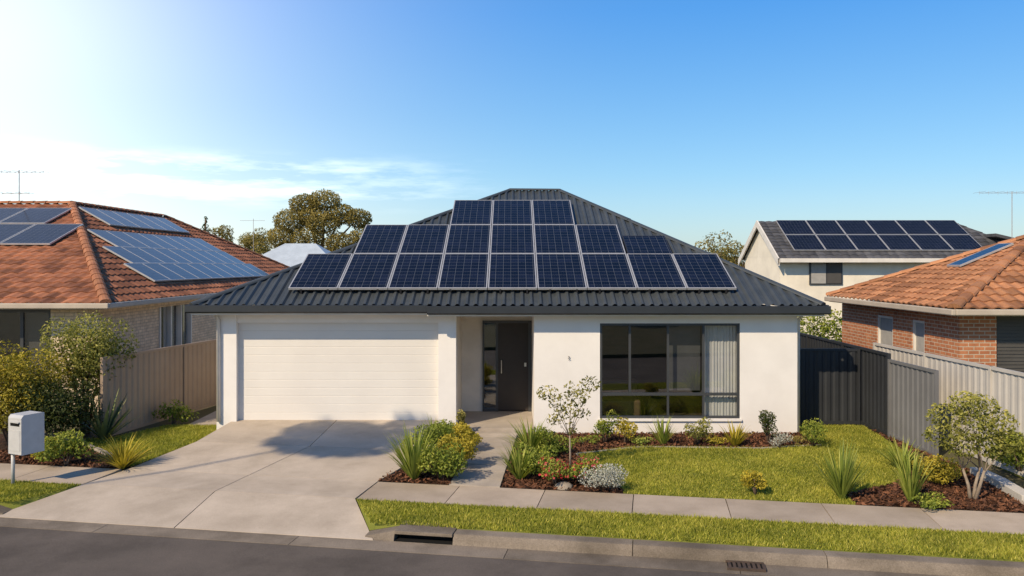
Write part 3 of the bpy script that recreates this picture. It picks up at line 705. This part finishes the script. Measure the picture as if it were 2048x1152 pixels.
for px,Y,w,h,zt,nm,lab,mt in ((525,62,3.4,3.2,6.4,'far_tree','bushy far tree just left of the big gum tree',G8),(452,66,2.8,2.6,6.8,'far_tree','small pale far tree above the left house roof, right of the conifer',G8),(488,70,4.0,2.6,6.2,'far_tree','wide low far tree between the conifer and the big gum tree',G1),(1430,52,2.8,2.9,5.9,'far_tree','thin leaved far tree rising above the right slope of the main roof',G8),(1482,56,2.6,2.4,5.2,'far_tree','darker far tree against the left gable of the cream house',G8),(1455,60,3.4,2.4,5.0,'far_tree','low spreading far tree below the thin leaved tree on the right',G1)):
    X=(px-1024)/F*Y; cl=gumclumps(w,h,zt-h,11,.22)
    tree(nm,lab,'tree',(X,Y,0),cl,2600 if px!=1430 else 900,.17,mt,.12,trunk_top=zt-h)
cl=[(0,0,4.4+.42*i,.75-.1*i,.75-.1*i,.3) for i in range(7)]
tree('conifer','narrow pointed dark conifer on the skyline above the left house','tree',((411-1024)/F*64,64,.4),cl,700,.2,G4,.1,trunk_top=7.0)
shrub('hedge','green leafy hedge showing above the dark fence beside the red brick house','hedge',(9.6,26,0),2.6,2.5,G2,1800,.12,10,3,.3)
cl=[(6.3+x+rng.uniform(-.2,.2),.8+y+rng.uniform(-.2,.2),11.3+rng.uniform(-.35,.35),.62,.62,.36) for x in (-.75,0,.75) for y in (-.75,0,.75)]  # crown of an unseen tree, added to drop a shadow on the driveway
tree('shadow_tree','tall slim leaning tree added out of view across the road to shade the driveway','tree',(-18.8,4.6,0),cl,3000,.22,G1,.05,trunk_top=10.8,lean=.97)
for i,(x,y,lab) in enumerate(((-6,-16,'broad tree across the road opposite the garage'),(4,-20,'broad tree across the road opposite the front door'),(13,-15,'broad tree across the road opposite the big window'))):
    tree('broad_tree',lab,'tree',(x,y,0),gumclumps(6,5,1.6,10,.2),1200,.4,G4,.25,trunk_top=1.8)

# ------------------------------------------------------------------ front garden plants
def at(px,py,w,h):
    p=g(px,py,.01); k=p[1]/F; return p,w*k,h*k
def sh(name,label,px,py,w,h,mat,cat='shrub',**k):
    p,W,Hh=at(px,py,w,h); return shrub(name,label,cat,p,W,Hh,mat,**k)
def sp(name,label,px,py,w,h,mat,cat='plant',**k):
    p,W,Hh=at(px,py,w,h); return spiky(name,label,cat,p,W,Hh,mat,**k)
# left garden
sh('large_shrub','large dense golden yellow shrub cut by the left edge, behind the mailbox',28,892,235,222,G3b,n=12000,leaf=.07,k=24,cr=.44)
sh('large_shrub','dark green shrub low between the two tall left shrubs',108,888,175,140,G4,n=5500,leaf=.075,k=14)
sh('tall_shrub','tall airy light green shrub in front of the pale brick wall at left',172,866,178,245,G1b,n=9000,leaf=.07,k=22,cr=.4,z0=.2,stems=7)
sp('agave','big grey green spiky agave beside the left fence',207,880,125,92,G6,n=44,width=.12,lean=(.05,1.15),arch=.15)
sh('low_shrub','low green shrub on the left bed between the mailbox and the yellow tuft',132,932,100,70,G2,n=1500,leaf=.065)
sp('grass_tuft','low yellow spiky tuft at the left corner of the driveway',245,937,120,62,G3,n=130,width=.04,arch=.7)
sh('low_shrub','small shrub at the foot of the left fence near the garage',345,850,80,48,G2,n=700,leaf=.07)
sh('low_shrub','small yellowish shrub directly right of the mailbox',88,922,64,50,G3,n=700,leaf=.06)
def rock(label,px,py,w,h):
    p,W,Hh=at(px,py,w,h); V=[];m=MB(); nn,kk=9,5
    for j in range(kk):
        f=j/(kk-1); r=math.cos(f*1.25)*(.9+.1*rng.random())
        for i in range(nn): q=6.283*i/nn; rr=r*rng.uniform(.85,1.1); V.append((p[0]+W/2*rr*math.cos(q),p[1]+W/2*rr*math.sin(q)*.8,-.02+Hh*math.sin(f*1.4)))
    m.add(V,[(j*nn+i,j*nn+(i+1)%nn,(j+1)*nn+(i+1)%nn,(j+1)*nn+i) for j in range(kk-1) for i in range(nn)]+[[(kk-1)*nn+i for i in range(nn)]])
    o=m.build('rock',M['rock'],None,True); tag(o,label,'rock')
rock('pale garden rock beside the agave under the left shrubs',112,890,60,34); rock('smaller garden rock under the tall light green shrub',150,886,36,28); rock('flat rock in the bed just right of the red flowers',1128,976,44,16)
# between drive and path
sp('strappy_plant','large strappy plant at the driveway corner nearest the footpath',828,960,118,104,G5,n=140,width=.06,arch=.55,lean=(.02,.95))
sh('shrub','rounded light green shrub at the front of the bed left of the path',884,960,100,86,G2,n=2400,leaf=.055)
sh('shrub','middle leafy shrub of the bed left of the path',918,938,84,84,G3,n=2200,leaf=.055)
sh('shrub','bushy shrub on the driveway side, halfway up the bed left of the path',862,922,108,80,G2,n=2400,leaf=.055)
sh('shrub','shrub at the house end of the bed left of the path, beside the step',934,906,66,60,G3,n=1500,leaf=.055)
sh('shrub','leafy shrub before the porch pier at the back of the left path bed',900,896,84,62,G2,n=1700,leaf=.055)
sp('strappy_plant','smaller strappy plant at the foot of the porch pier',868,888,74,52,G5,n=80,width=.04)
sh('slim_shrub','slim upright seedling in front of the porch pier',922,872,30,56,G1,n=240,leaf=.065,k=4)
# right of path
sp('strappy_plant','broad strappy plant right of the path near the porch',1062,914,112,74,G5,n=130,width=.045,arch=.6)
sh('shrub','dark green shrub close to the sapling at the house end of the path bed',1096,910,92,64,G2,n=1600,leaf=.055)
sp('strappy_plant','strappy plant at the front of the bed right of the path',1038,960,90,74,G5,n=120,width=.045,arch=.6)
sh('shrub','leafy green shrub between the strappy plants and the red flowers',1066,952,92,68,G2,n=1700,leaf=.055)
sh('flowering_shrub','red flowering shrub left of the sapling trunk',1110,972,90,60,G2,n=1200,leaf=.05,flowers=210)
sh('flowering_shrub','red flowering shrub between the sapling trunk and the silver bush',1160,966,74,56,G2,n=1000,leaf=.05,flowers=180)
sh('silver_bush','round silver grey bush at the front corner of the lawn',1205,981,86,60,G7,n=2400,leaf=.035,k=14,cr=.55)
p,w,h=at(1140,940,115,188)
cl=[(-.40,0,1.40,.2,.18,.14),(-.2,.05,1.2,.2,.2,.16),(.0,0,1.05,.2,.2,.14),(.17,.0,1.3,.2,.2,.16),(.36,0,1.55,.18,.18,.14),(.24,.1,1.0,.16,.16,.12),(-.27,0,.92,.16,.16,.12),(.02,-.05,1.45,.16,.16,.14),(.0,0,.75,.15,.15,.1)]
tree('sapling','slender young tree with sparse leaves in front of the white wall','tree',tuple(p),cl,600,.07,G1,.02,'barkpale',trunk_top=.62)
# along the wall
for nm,lab,px,py,w,h,mt,kind in (
 ('slim_shrub','first small leafy shrub under the left end of the big window',1210,886,48,68,G2,'s'),
 ('slim_shrub','yellowish upright shrub under the left pane of the big window',1250,888,56,58,G3,'s'),
 ('spiky_plant','green spiky plant under the middle of the big window',1326,890,66,58,G5,'b'),
 ('slim_shrub','leafy plant with pale stems under the right half of the big window',1394,890,62,64,G1b,'s'),
 ('spiky_plant','yellow tipped spiky plant under the right end of the big window',1470,893,66,48,G3,'b'),
 ('slim_shrub','thin upright shrub in front of the wall right of the big window',1536,884,38,66,G4,'s'),
 ('shrub','green shrub at the right corner of the white house',1625,892,66,58,G2,'s'),
 ('shrub','small round lawn shrub standing alone in the middle of the front lawn',1512,990,50,52,G3,'s')):
    if kind=='s': sh(nm,lab,px,py,w,h,mt,n=700,leaf=.055,k=8)
    else: sp(nm,lab,px,py,w,h,mt,n=64,width=.046,lean=(.02,.9),arch=.4)
sh('silver_bush','small silver bush at the foot of the wall right of the big window',1558,897,48,38,G7,n=700,leaf=.03)
for i,(px,lab) in enumerate(((1170,'low groundcover tuft right of the sapling against the wall'),(1290,'low groundcover tuft between the yellowish shrub and the first spiky plant'),(1432,'low groundcover tuft between the pale stemmed plant and the yellow spiky plant'),(1592,'low reddish groundcover tuft at the right end of the wall bed'))):
    sh('low_shrub',lab,px,890,56,22,(G2,G5,G3,G8)[i],n=300,leaf=.045)
# right bed
sp('yucca','large pale spiky yucca at the front right of the lawn',1684,998,105,112,G5,n=110,width=.07,lean=(.02,1.0),arch=.2)
sp('strappy_plant','tall strappy plant in the bed in front of the grey fence end',1822,1006,85,110,G5,n=100,width=.055,lean=(.02,.8),arch=.5)
sp('strappy_plant','low strappy tuft behind the tall one in the right bed',1805,940,92,58,G5,n=90,width=.045)
sh('low_shrub','yellow green low shrub left of the bushy tree in the right bed',1890,970,115,62,G3,n=1800,leaf=.055)
sh('low_shrub','low groundcover shrub at the footpath edge of the right bed',1858,1018,76,32,G2,n=600,leaf=.05)
p,w,h=at(1945,1000,170,205)
cl=[(-.46,0,1.0,.28,.26,.2),(-.36,.1,1.30,.28,.25,.2),(-.1,0,1.5,.28,.26,.2),(.17,.1,1.46,.28,.25,.2),(.40,0,1.2,.28,.26,.22),(.54,0,.9,.26,.22,.2),(0,-.1,1.15,.3,.28,.22),(-.2,-.1,.9,.26,.25,.2),(.26,-.1,.85,.26,.24,.18)]
tree('bushy_tree','multi stemmed bushy small tree in the bed at far right','tree',tuple(p),cl,3000,.065,G1b,.03,'barkpale',trunk_top=.5,multi=3,spread=.16)
sh('shrub','dark green shrub behind the bushy tree, cut by the right edge',2045,950,110,105,G2,n=1900,leaf=.07)

# ------------------------------------------------------------------ mailbox, drains
p=g(26,970); mbx=thing('mailbox','pale grey metal mailbox on a post by the left kerb','mailbox',tuple(p))
m=MB(); m.tube([p,p+np.array([0,0,.56])],.03,10); m.build('post',M['mailbox'],mbx,True)
cx,cy=p[0]+.19,p[1]+.06; a=R(-24); ex=np.array([math.cos(a),math.sin(a),0]); ey=np.array([-math.sin(a),math.cos(a),0]); upz=np.array([0,0,1.])
m=MB(); base=np.array([cx,cy,.54]); prof=[(-.2,0),(.2,0),(.2,.645),(.185,.655),(-.16,.655),(-.2,.61)]
V=[base+ey*y+ex*x+upz*z for x in (-.165,.165) for y,z in prof]; k=len(prof)
m.add(V,[(i,(i+1)%k,k+(i+1)%k,k+i) for i in range(k)]+[list(range(k)),list(range(2*k-1,k-1,-1))]); m.build('body',M['mailbox'],mbx,bevel=.004)
m=MB(); m.obox(base+upz*.50-ey*.202,ex*.11,ey*.004,upz*.024); m.build('slot',M['black'],mbx)
m=MB(); m.obox(base+upz*.54-ey*.215,ex*.125,ey*.016,upz*.008); m.build('slot_hood',M['mailbox'],mbx)
m=MB(); m.obox(base+upz*.23-ey*.203,ex*.13,ey*.003,upz*.17); m.build('door',M['mailbox'],mbx)
q=S(-1.2,-.2); dr=thing('storm_drain','dark kerbside storm drain opening with concrete lintel right of the driveway','drain',tuple(q))
m=MB(); m.slab([S(-1.62,-.24,.008),S(-.79,-.24,.008),S(-.79,.22,.008),S(-1.62,.22,.008)],.045); m.build('lintel',M['kerb'],dr,bevel=.008)
m=MB(); m.slab([S(-1.6,-.1,-.045),S(-.8,-.1,-.045),S(-.8,.0,-.045),S(-1.6,.0,-.045)],.2); m.slab([S(-1.61,-.235,-.12),S(-.79,-.235,-.12),S(-.79,-.1,-.12),S(-1.61,-.1,-.12)],.05); m.build('opening',M['black'],dr)
q=S(3.1,-.42,-.12); gr=thing('drain_grate','rusty iron grate set in the gutter at lower right','drain',tuple(q))
m=MB(); m.slab([S(2.85,-.52,-.116),S(3.3,-.52,-.116),S(3.3,-.28,-.112),S(2.85,-.28,-.112)],.01); m.build('pit',M['black'],gr)
m=MB()
for n0,n1 in ((-.53,-.50),(-.30,-.27)): m.slab([S(2.84,n0,-.1),S(3.31,n0,-.1),S(3.31,n1,-.1),S(2.84,n1,-.1)],.03)
m.build('frame',M['iron'],gr)
m=MB()
for i in range(8): u=2.86+i*.06; m.slab([S(u,-.50,-.103),S(u+.036,-.50,-.103),S(u+.036,-.30,-.103),S(u,-.30,-.103)],.02)
m.build('bar',M['iron'],gr)

# ------------------------------------------------------------------ light, sky, camera
ts=Vector((-.50,-.60,.60)).normalized()
el=math.asin(ts.z); az=math.atan2(ts.x,ts.y)
ld=bpy.data.lights.new('sun','SUN'); ld.energy=5.0; ld.angle=R(.6); ld.color=(1,.82,.575)
lo=bpy.data.objects.new('sun',ld); C.objects.link(lo); lo.rotation_euler=ts.to_track_quat('Z','Y').to_euler(); lo.location=(-20,-20,30)
w=bpy.data.worlds.new('World'); sc.world=w; w.use_nodes=True; nt=w.node_tree; N=nt.nodes; L=nt.links
bg=N['Background']; bg.inputs['Strength'].default_value=.06
sky=N.new('ShaderNodeTexSky'); sky.sky_type='NISHITA'; sky.sun_disc=False; sky.sun_elevation=el; sky.sun_rotation=az; sky.air_density=1.0; sky.dust_density=.6; sky.ozone_density=1.0
hs=N.new('ShaderNodeHueSaturation'); hs.inputs['Saturation'].default_value=1.25; hs.inputs['Value'].default_value=1.0
L.new(sky.outputs[0],hs.inputs['Color']); L.new(hs.outputs[0],bg.inputs['Color'])
co=coord(nt,'Generated')
vd=N.new('ShaderNodeVectorMath'); vd.operation='DOT_PRODUCT'; L.new(co,vd.inputs[0]); vd.inputs[1].default_value=Vector((-.70,1,.32)).normalized()
dp=mth(nt,'MAXIMUM',vd.outputs['Value'],0.0)
glow=mth(nt,'ADD',mth(nt,'MULTIPLY',mth(nt,'POWER',dp,12),.40),mth(nt,'MULTIPLY',mth(nt,'POWER',dp,50),.45))
sp_=N.new('ShaderNodeSeparateXYZ'); L.new(co,sp_.inputs[0])
mp=N.new('ShaderNodeMapping'); mp.inputs['Scale'].default_value=(5,5,34); L.new(co,mp.inputs['Vector'])
cn=nz(nt,mp.outputs[0],1.5,9,.62)
def band(v,a,b,c,d):
    r=N.new('ShaderNodeMapRange'); r.interpolation_type='SMOOTHSTEP'; L.new(v,r.inputs[0]); r.inputs[1].default_value=a; r.inputs[2].default_value=b
    q=N.new('ShaderNodeMapRange'); q.interpolation_type='SMOOTHSTEP'; L.new(v,q.inputs[0]); q.inputs[1].default_value=c; q.inputs[2].default_value=d; q.inputs[3].default_value=1; q.inputs[4].default_value=0
    return mth(nt,'MULTIPLY',r.outputs[0],q.outputs[0])
zb_=band(sp_.outputs[2],.06,.09,.115,.14)
xb_=band(sp_.outputs[0],-.9,-.6,-.25,.05)
cr_=N.new('ShaderNodeMapRange'); L.new(cn,cr_.inputs[0]); cr_.inputs[1].default_value=.44; cr_.inputs[2].default_value=.66
cloud=mth(nt,'MULTIPLY',mth(nt,'MULTIPLY',mth(nt,'MULTIPLY',zb_,xb_),cr_.outputs[0]),.5)
haze=band(sp_.outputs[2],-.2,.0,.02,.20)
hazex=band(sp_.outputs[0],-2,-1,-.55,.1)
glow=mth(nt,'ADD',glow,mth(nt,'MULTIPLY',mth(nt,'MULTIPLY',haze,hazex),.25))
grad=ramp(nt,sp_.outputs[2],[(0,(.20,.33,.42)),(.11,(.11,.31,.52)),(.30,(.02,.20,.56)),(.75,(0,.06,.22))])
b2=N.new('ShaderNodeBackground'); b2.inputs['Strength'].default_value=1
gcol=N.new('ShaderNodeVectorMath'); gcol.operation='SCALE'; gcol.inputs[0].default_value=(1.0,.85,.64); L.new(mth(nt,'ADD',glow,cloud),gcol.inputs['Scale'])
sm=N.new('ShaderNodeVectorMath'); sm.operation='ADD'; L.new(gcol.outputs[0],sm.inputs[0]); L.new(grad,sm.inputs[1])
L.new(sm.outputs[0],b2.inputs['Color'])
ad=N.new('ShaderNodeAddShader'); L.new(bg.outputs[0],ad.inputs[0]); L.new(b2.outputs[0],ad.inputs[1]); L.new(ad.outputs[0],N['World Output'].inputs['Surface'])
cd=bpy.data.cameras.new('camera'); cd.lens=F/2048*36; cd.sensor_width=36; cd.shift_y=-46/2048; cd.clip_end=4000; cd.clip_start=.1
cam=bpy.data.objects.new('camera',cd); C.objects.link(cam); cam.location=(0,0,CH); cam.rotation_euler=(R(90),0,0); sc.camera=cam
sc.view_settings.view_transform='Standard'; sc.view_settings.look='None'; sc.view_settings.exposure=0
